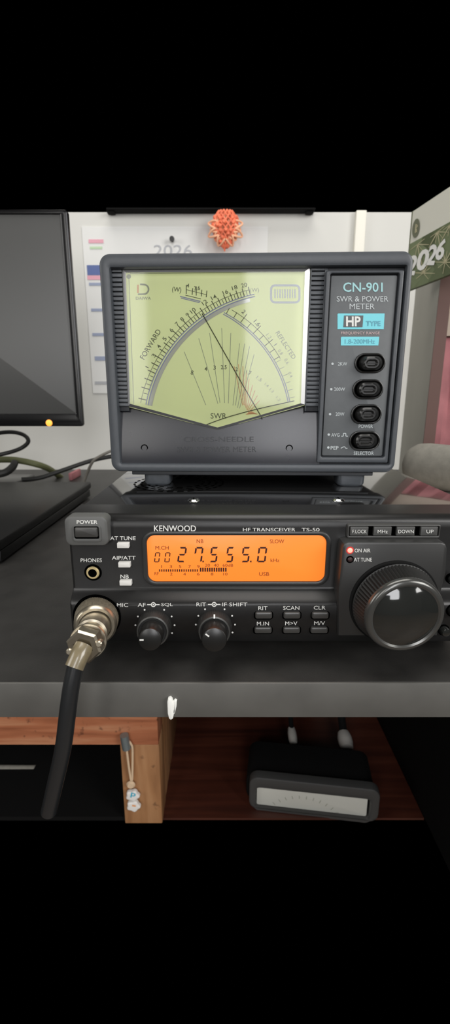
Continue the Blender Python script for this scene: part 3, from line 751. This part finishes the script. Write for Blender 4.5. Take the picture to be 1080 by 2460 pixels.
# control panel
m_ = MB(); q = lx(784, 642, 940, 1116, .004); slab(m_, rr(q[0]+.0002, zbot, oi[2]+.0004, oi[3]+.0004, .0002, 1), .0095, .0034, .0002, T); m_.build('panel_back', 'meter_dark', meter)
q0 = L(783, 650, .001); q1 = L(930, 1112, .001); cpo = rr(q0.x, q1.z, oi[2]-.0007, q0.z, .0008)
qi0 = L(793, 657, .001); qi1 = L(922, 1099, .001); cpi = rr(qi0.x, qi1.z, qi1.x, qi0.z, .0010)
m_ = MB(); frame(m_, cpo, cpi, .006, .0008, .0006, T); m_.build('panel_border', 'meter_plastic', meter)
m_ = MB(); slab(m_, rr(qi0.x+.0007, qi1.z+.0007, qi1.x-.0007, qi0.z-.0007, .0008), .006, .0022, .0002, T); pnl = m_.build('control_panel', 'meter_panel', meter)
F4 = FM(.00205)
m_ = MB(); text(m_, 'CN-901', 871, 690, 95, 23, F4, bold=.015); m_.build('model_lettering', 'print_cyan', pnl)
m_ = MB(); text(m_, 'SWR & POWER', 870, 718, 124, 13, F4, bold=.004); text(m_, 'METER', 869, 736, 60, 13, F4, bold=0); m_.build('title_lettering', 'print_pale', pnl)
m_ = MB()
for x0, y0, x1, y1 in ((810, 753, 923, 791), (818, 809, 910, 830)): poly(m_, [(x0+2, y0), (x1, y0), (x1, y0+2), (x1-2, y1), (x0, y1), (x0, y0+2)], F4)
m_.build('cyan_label', 'label_cyan', pnl)
F5 = FM(.0019)
m_ = MB(); poly(m_, [(826, 758), (872, 758), (870, 786), (824, 786)], F5); m_.build('label_patch', 'meter_panel', pnl)
m_ = MB(); text(m_, 'HP', 848, 772, 35, 24, FM(.0017), bold=.03); m_.build('label_initials', 'print_white', pnl)
m_ = MB(); text(m_, 'TYPE', 896, 777, 35, 12, F5, bold=.015); text(m_, '1.8-200MHz', 864, 820, 72, 11, F5, bold=.0); m_.build('label_lettering', 'label_cyan_text', pnl)
m_ = MB(); text(m_, 'FREQUENCY RANGE', 865, 800.5, 93, 8, F4, bold=.008); m_.build('range_lettering', 'print_pinkish', pnl)
m_ = MB()
for s, x, y, w in (('2KW', 822, 874, 22), ('200W', 815, 935, 26), ('20W', 816, 995, 21), ('POWER', 878, 1024, 34), ('AVG', 805, 1045, 20), ('PEP', 803, 1076, 19), ('SELECTOR', 873, 1089, 48)):
    text(m_, s, x, y, w, 8.5, F4, bold=.006)
for x, y in ((798, 874), (795, 935), (792, 995), (789, 1044), (788, 1075)): dot(m_, x, y, 3, F4, 10)
strip(m_, [(819, 1048), (824, 1048), (824, 1041), (830, 1041), (830, 1048), (835, 1048)], 1.8, F4)
strip(m_, [(818, 1077), (823, 1074), (827, 1073), (830, 1077), (834, 1077)], 1.8, F4)
m_.build('switch_lettering', 'print_pale', pnl)
for cx, cy, pos in ((889, 872, 1), (884, 935, 0), (880, 995, 1), (876, 1059, 0)):
    m_ = MB(); o_ = lrr(cx-36, cy-24, cx+35, cy+24, 24, .0012, 9); i_ = lrr(cx-31, cy-19, cx+31, cy+19, 19, .0012, 9)
    frame(m_, o_, i_, .0030, .0012, .0005, T); sw = m_.build('push_switch', 'knob_face', meter)
    m_ = MB(); slab(m_, lrr(cx-32, cy-20, cx+32, cy+20, 20, .0021, 9), .0026, .00205, .0001, T); m_.build('switch_well', 'hole', sw)
    dx = 4+4*pos; yf = -.0022 if not pos else -.0030
    m_ = MB(); oo = lrr(cx-24+dx, cy-16, cx+24, cy+16, 16, yf, 9); b_r = lrr(cx-27, cy-18, cx+29, cy+18, 18, .0020, 9)
    ii = inset(oo, .0022); m_.quads([[T(x, .0021, z) for x, z in b_r], [T(x, yf+.0008, z) for x, z in oo], [T(x, yf, z) for x, z in inset(oo, .0008)], [T(x, yf, z) for x, z in inset(oo, .0014)], [T(x, yf+.0010, z) for x, z in ii]])
    m_.build('switch_cap', 'knob_face', sw)

# ================================================================ THINGS BEHIND
# monitor at left
mo = empty('monitor', (R(0, 1024, .5).x, .52, 0), 0, 'black monitor with a dark glossy screen and orange power lamp at left', 'monitor')
YM = .50
mr = R(200, 1024, YM); mt = R(160, 503, YM); mx0 = -.42
oM = rr(mx0, mr.z, mr.x, mt.z, .003); iM = rr(mx0+.012, R(0, 994, YM).z, mr.x-.0072, mt.z-.004, .0005)
m_ = MB(); frame(m_, oM, iM, YM+.005, YM, .0010); m_.build('monitor_bezel', 'monitor_bezel', mo)
m_ = MB(); m_.quads([[Vector((x, y, z)) for x, z in rr(mx0+i_, mr.z+i_, mr.x-i_, mt.z-i_, .002)] for y, i_ in ((YM+.004, .0008), (YM+.008, .004), (YM+.030, .030), (YM+.045, .045))]); m_.build('monitor_back', 'monitor_bezel', mo)
m_ = MB(); slab(m_, inset(iM, -.001), YM+.0045, YM+.0015, .0002); m_.build('monitor_screen', 'screen_dark', mo)
c = R(118, 1016, YM); MB().lathe(c, (0, -1, 0), [(0, .0034), (.0006, .0034), (.0012, .002)], 20).build('power_lamp', 'led_orange', mo)
MB().box((mx0+.05, YM+.03, .0), (mx0+.16, YM+.12, .006), .002).build('stand_base', 'monitor_bezel', mo)
MB().box((mx0+.085, YM+.044, .004), (mx0+.125, YM+.06, .16), .002).build('stand_neck', 'monitor_bezel', mo)
# laptop like flat black box
lap = empty('laptop', (-.3, .4, 0), 0, 'closed flat black laptop lying on the desk left of the radio', 'laptop')
MB().box((-.50, .290, .0015), (-.150, .500, .0095), .001).build('laptop_base', 'laptop_black', lap)
MB().box((-.50, .288, .0100), (-.149, .502, .0172), .0015).build('laptop_lid', 'laptop_black', lap)
for x in (-.48, -.17):
    for y in (.31, .48): MB().lathe((x, y, 0), (0, 0, 1), [(0, .005), (.0018, .005)], 16).build('rubber_foot', 'black_matte', lap)
# cables by the wall
def cable(name, pts, r, m, label):
    o = MB().tube(pts, r, 10).build(name, m); return tag(o, label, 'cable', 'cables behind the laptop')
cable('cable', [R(-40, 1046, .56), R(20, 1038, .56), R(55, 1044, .56), R(68, 1060, .55), R(50, 1077, .55), R(10, 1090, .54), R(-40, 1098, .54)], .0024, 'thin_cable', 'dark looped cable hanging below the monitor at far left')
cable('cable', [R(-40, 1106, .58), R(15, 1104, .58), R(50, 1107, .58), R(90, 1116, .58), R(120, 1128, .60), R(150, 1150, .64)], .0040, 'olive_cable', 'olive green cable arching behind the laptop')
cable('cable', [R(52, 1152, .53), R(95, 1148, .54), R(150, 1130, .55), R(215, 1108, .56), R(265, 1097, .57), R(330, 1090, .58)], .0026, 'thin_cable', 'black cable running from behind the laptop towards the meter')
cable('cable', [R(200, 1165, .56), R(208, 1140, .56), R(222, 1110, .555), R(240, 1096, .56), R(275, 1080, .57), R(330, 1060, .58)], .0017, 'grey_cable', 'thin grey cable crossing the black one left of the meter')
cable('cable', [R(-30, 1142, .55), R(10, 1136, .55), R(30, 1122, .56), R(35, 1112, .57)], .0045, 'thin_cable', 'short thick black cable end behind the laptop at far left')
pk = MB(); p0 = H(165, 1153, .001); p1 = H(190, 1140, .001)
pk.box((p0.x, p0.y, .0002), (p1.x+.004, p0.y+.04, .010), .001); tag(pk.build('pink_tag', 'red_cloth'), 'small faded pink packet on the desk behind the laptop', 'packet')
# planner sheet on the wall
pl = empty('wall_planner', (R(400, 700, WY).x, WY-.002, R(400, 945, WY).z), 0, 'white wall planner sheet with coloured strips pinned behind the meter', 'planner')
xA = R(207, 700, WY).x; xB = R(640, 700, WY).x
MB().box((xA, WY-.0012, R(0, 945, WY).z), (xB, WY-.0003, R(0, 545, WY).z)).build('sheet', 'paper', pl)
FW = lambda x, y: R(x, y, WY-.0016)
for x0, y0, x1, y1, mm in ((213, 575, 248, 584, 'pink'), (216, 592, 245, 598, 'pale_green'), (210, 637, 275, 661, 'navy'), (210, 662, 275, 672, 'pink'), (214, 679, 275, 686, 'slate_blue'),
                       (219, 741, 275, 748, 'slate_blue'), (222, 800, 275, 807, 'slate_blue'), (228, 856, 280, 866, 'slate_blue'), (228, 916, 280, 923, 'faint_ink')):
    m_ = MB(); a = FW(x0, y1); b = FW(x1, y0); m_.box((a.x, WY-.0018, a.z), (b.x, WY-.0013, b.z)); m_.build('colour_strip', mm, pl)
m_ = MB(); text(m_, '2026', 415, 602, 92, 28, FW, bold=.0); m_.build('year_lettering', 'faint_ink', pl)
c = R(414, 578, WY-.002); pn = MB().lathe(c, (0, -1, 0), [(0, .002), (.006, .0018), (.007, .0035), (.010, .003)], 14).build('push_pin', 'black_plastic'); tag(pn, 'dark push pin holding the wall planner above the meter', 'pin')
# black shelf above
zs_ = R(500, 514, WY).z
sh = empty('wall_shelf', (R(500, 514, WY).x, WY, zs_), 0, 'thin black shelf on the wall above the planner, its underside just in view', 'shelf')
MB().box((R(262, 514, WY).x, WY-.016, zs_), (R(752, 514, WY).x, WY, ztop), .0005).build('shelf_board', 'black_matte', sh)
for px in (268, 742): 
    c = R(px, 516, WY-.004); MB().box((c.x-.005, WY-.012, zs_-.002), (c.x+.005, WY-.002, zs_+.002), .0005).build('shelf_bracket', 'black_matte', sh)
# orange woven ornament
orn = empty('woven_ornament', R(540, 560, WY-.02), 0, 'orange woven lattice ornament with pointed tip hanging above the meter', 'ornament')
YO = WY-.022; c = R(541, 548, YO); sc = pc(541, 548, YO, 1)
# diamond lattice of tubes over a bulging form
def bulb(u, v):   # u angle, v 0 top..1 bottom
    rad = math.sin(PI*min(1, max(0, (v*.86+.14))))**.8*30*sc; z = c.z + (38 - 84*v)*sc
    return Vector((c.x + rad*math.cos(u), YO + rad*.55*math.sin(u), z))
m_ = MB()
for s in (1, -1):
    for k in range(14):
        m_.tube([bulb(2*PI*k/14 + s*2.2*v/10, .02+v/10*.94) for v in range(11)], .0011, 6, 2)
for k in range(3): pass
m_.build('lattice', 'orange_weave', orn)
m_ = MB()
for k in range(16):
    t = 2*PI*k/16; p = Vector((c.x, YO, c.z-4*sc)); l_ = (44 if k % 2 else 36)*sc; dz = math.sin(t)
    d_ = Vector((math.cos(t), 0, dz*.85)); n_ = Vector((-dz, 0, math.cos(t)))
    if p.z + d_.z*l_ > c.z + 36*sc: l_ *= .7
    m_.tube([p, p+d_*l_*.6+n_*8*sc+Vector((0, -.006, 0)), p+d_*l_, p+d_*l_*.6-n_*8*sc+Vector((0, -.006, 0)), p], .0013, 6, 5)
m_.build('loops', 'orange_pale', orn)
MB().lathe(R(539, 592, YO), (0, 0, -1), [(-.006, .0035), (0, .0024), (.006, .0008)], 12).build('tip', 'orange_weave', orn)
m_ = MB()
for k in range(26):
    t = 2*PI*random.random(); v = .15+.7*random.random(); p = bulb(t if math.sin(t) < 0 else -t, v); m_.lathe(p, (0, -1, 0), [(-.002, .0022), (0, .003), (.002, .0015)], 8)
m_.build('knots', 'orange_weave', orn)
# right side cabinet, calendar
ang_c = math.radians(10.5); u_ = Vector((math.sin(ang_c), -math.cos(ang_c), 0))
P0 = R(974, 700, .50); ncal = Vector((-math.cos(ang_c), -math.sin(ang_c), 0))
def CP(s, z, off=0.): return Vector((P0.x, P0.y, 0)) + u_*s + Vector((0, 0, z)) + ncal*off
def cal_px(px, py, off=.0003):
    d = ray(px, py); base = CP(0, 0, off); t = (base-CAM).dot(ncal)/d.dot(ncal); return CAM + d*t
cal = empty('calendar', CP(.05, P0.z, 0), 0, 'green and cream 2026 calendar with a geometric pattern at the upper right', 'calendar')
zc0 = P0.z; zc1 = R(978, 586, .5).z; zc2 = R(978, 508, .5).z
def vbox(mb, s0, s1, z0, z1, o0, o1):
    mb.quads([[CP(s, z, o) for s, z in ((s0, z0), (s1, z0), (s1, z1), (s0, z1))] for o in (o0, o1)])
m_ = MB(); vbox(m_, 0, .14, zc0, zc1, -.004, 0); m_.build('green_panel', 'calendar_green', cal)
m_ = MB(); vbox(m_, 0, .14, zc1, zc2, -.004, 0); m_.build('cream_panel', 'cream_paper', cal)
m_ = MB(); vbox(m_, -.0012, 0, zc0, zc2, -.004, .0006); m_.build('spine', 'calendar_dark', cal)
FC = lambda x, y: cal_px(x, y, .0004)
m_ = MB()
nodes = [(1002, 587), (1050, 556), (1080, 540), (1016, 656), (1070, 629), (985, 650), (1030, 705), (975, 700)]
for (x, y) in ((1002, 587), (1050, 557), (1016, 656), (1068, 630), (1080, 540)):
    for k in range(12):
        t = 2*PI*k/12+.3; l_ = 36 if k % 2 == 0 else 22
        q = (x+l_*math.cos(t)*.8, y+l_*math.sin(t)*1.2 - l_*math.cos(t)*.35)
        zc = FC(*q).z
        if zc < zc1-.001 and zc > zc0+.001 and (FC(*q)-Vector((P0.x, P0.y, 0))).dot(u_) > .001:
            line(m_, (x, y), q, 2.6 if k % 2 == 0 else 1.4, FC, 1.0)
m_.build('pattern_lines', 'calendar_line', cal)
FC2 = lambda x, y: cal_px(x, y, .0008)
m_ = MB()
for s, x, y, w, h in (('2', 990, 637, 20, 48), ('0', 1015, 624, 27, 52), ('2', 1037, 612, 21, 50), ('6', 1058, 599, 20, 52)): text(m_, s, x, y, w, h, FC2, 0, .035, .25)
m_.build('year_lettering', 'white_plastic', cal)
m_ = MB(); 
poly(m_, [(998+8.5*math.cos(2*PI*k/24)+(-3*math.sin(2*PI*k/24)), 548+23*math.sin(2*PI*k/24)) for k in range(24)], FC2); m_.build('round_badge', 'calendar_dark', cal)
m_ = MB(); FC3 = lambda x, y: cal_px(x, y, .0011); line(m_, (996.5, 560), (998.5, 538), 2.2, FC3); arc(m_, (998.5, 543), 2.2, 4.2, -PI/2, PI/2, FC3, 8); line(m_, (999, 549), (1000, 558), 1.8, FC3); m_.build('badge_mark', 'calendar_line', cal)
# bookcase behind right
bk = empty('bookcase', (.3, .55, 0), 0, 'grey side board and dark edge of a bookcase at the right of the meter', 'bookcase')
# visible side face
e_near = R(1034, 885, .47); e_far = R(985, 900, .62)
sd = (Vector((e_near.x, e_near.y, 0))-Vector((e_far.x, e_far.y, 0))).normalized(); sn_ = Vector((-sd.y, sd.x, 0)); sn_ = sn_ if sn_.x > 0 else -sn_
def bkbox(mb, A, B, w, z0, z1):
    A = Vector((A.x, A.y, 0)); B = Vector((B.x, B.y, 0))
    mb.quads([[p + Vector((0, 0, z)) for p in (A, B, B+sn_*w, A+sn_*w)] for z in (z0, z1)])
zk = .262
FAR = Vector((e_far.x, e_far.y, 0)) - sd*.03
m_ = MB(); bkbox(m_, FAR, e_near, .010, .0, zk); m_.build('side_board', 'cabinet_side', bk)
m_ = MB(); bkbox(m_, Vector((e_near.x, e_near.y, 0)), Vector((e_near.x, e_near.y, 0))+sd*.003, .0105, .0, zk); m_.build('board_edge', 'cabinet_edge', bk)
bx = MB(); q0_ = Vector((e_near.x, e_near.y, 0))+sn_*.0112-sd*.004
z_split = R(1060, 800, .45).z
bx.quads([[q0_+sn_*.0005+Vector((0, 0, z)) for q0_ in (q0_, q0_+sn_*.12, q0_+sn_*.12-sd*.06, q0_-sd*.06)] for z in (z_split, zk-.001)])
tag(bx.build('cardboard_box', 'beige_card'), 'beige cardboard box in the bookcase below the calendar', 'box')
# red cloth: folded pile with wavy front
m_ = MB(); rings = []
qa = Vector((e_near.x, e_near.y, 0))+sn_*.0112-sd*.008
for k in range(13):
    z = (z_split-.0008)*k/12; row = []
    for j in range(25):
        s = .12*j/24; wv = .004*math.sin(j*.9+k*.3)+.002*math.sin(j*2.1); row.append(qa+sn_*(.0005+s)+sd*wv+Vector((0, 0, z)))
    for j in range(24, -1, -1): row.append(qa+sn_*(.0005+.12*j/24)-sd*.055+Vector((0, 0, z)))
    rings.append(row)
m_.quads(rings); tag(m_.build('red_cloth', 'red_cloth'), 'faded red folded cloth in the bookcase under the beige box', 'cloth')
# pale board and padded roll right of the radio
pb = MB(); pb.box((.1165, .26, .0), (.30, .40, .0425), .001); tag(pb.build('pale_box', 'pale_board'), 'pale cream flat box beside the right side of the radio, under the padded roll', 'box')
c0 = R(1012, 1126, .345); c1 = R(1120, 1172, .315); rad = .0165
c0.z = .0425+rad+.0003; c1.z = .0425+rad+.0003
axr = (c1-c0).normalized(); Lr = .13
tag(MB().lathe(c0, axr, [(-rad*.8, .002), (-rad*.74, rad*.45), (-rad*.5, rad*.78), (-rad*.2, rad*.95), (.004, rad), (Lr, rad), (Lr+.008, rad*.7), (Lr+.01, .001)], 40).build('padded_roll', 'foam_grey'),
    'grey-brown padded roll with rounded end lying right of the meter', 'roll')
# second meter on the lower shelf
dv = empty('panel_meter', (.07, .41, -.32), 0, 'dark boxy panel meter with a white face on the shelf below the desk', 'meter')
P_ = R(598, 1880, .398); Q_ = R(898, 1938, .372)
DM = Matrix.Translation(Vector((P_.x, .398, -.3198))) @ Matrix.Rotation(-.13, 4, 'Z')
TD = lambda x, y, z: DM @ Vector((x, y, z))
Wd = .134; Hd = R(620, 1868, .397).z+.3198
oD = rr(0, 0, Wd, Hd, .010, 6); iD = rr(.007, .001, Wd-.009, Hd-.0135, .005, 6)
m_ = MB(); frame(m_, oD, iD, .010, 0, .002, TD, .008); m_.build('meter_frame', 'device_frame', dv)
m_ = MB(); slab(m_, rr(-.004, .0005, Wd-.003, Hd-.003, .012), .056, .0095, .003, TD); m_.build('meter_body', 'black_matte', dv)
m_ = MB(); slab(m_, rr(.008, .0015, Wd-.011, Hd-.0125, .002), .0095, .0055, .0002, TD); fc = m_.build('meter_face', 'device_face', dv)
m_ = MB(); FX = lambda x, y: TD(x, .0053, y)
for k in range(14):
    t = math.radians(150-k*9); cx, cy, r_ = .058, -.030, .045; line(m_, (cx+r_*math.cos(t), cy+r_*math.sin(t)), (cx+(r_+.004)*math.cos(t), cy+(r_+.004)*math.sin(t)), .0006, lambda x, y: TD(x, .0053, max(.002, min(Hd-.012, y))))
m_.build('scale_marks', 'print_grey', fc)
for px, py, r_ in ((702, 1764, .0052), (829, 1775, .0085)):
    p = R(px, py, .468)
    k_ = MB().lathe(p+Vector((0, .010, 0)), (0, -1, -.25), [(0, r_*.8), (.006, r_), (.014, r_), (.020, r_*.85), (.0205, r_*.5)], 24).build('coaxial_plug', 'plug_metal', dv)
    MB().tube([p+Vector((0, .004, 0)), p+Vector((0, .02, .01)), p+Vector((0, .05, .05))], r_*.55, 10).build('coaxial_lead', 'black_matte', k_)
    q2 = p + Vector((0, -.012, 0)); q2.z -= .012
    MB().box((p.x-.006, .452, -.3195), (p.x+.006, .470, p.z-.006), .001).build('connector_block', 'black_matte', dv)

# black box added to stand in for the shade behind the second meter
db = MB(); db.box((-.055, .56, -.3198), (.128, .66, -.020), .002); tag(db.build('shade_box', 'black_matte'), 'added black box standing in for the shade behind the lower panel meter', 'box')
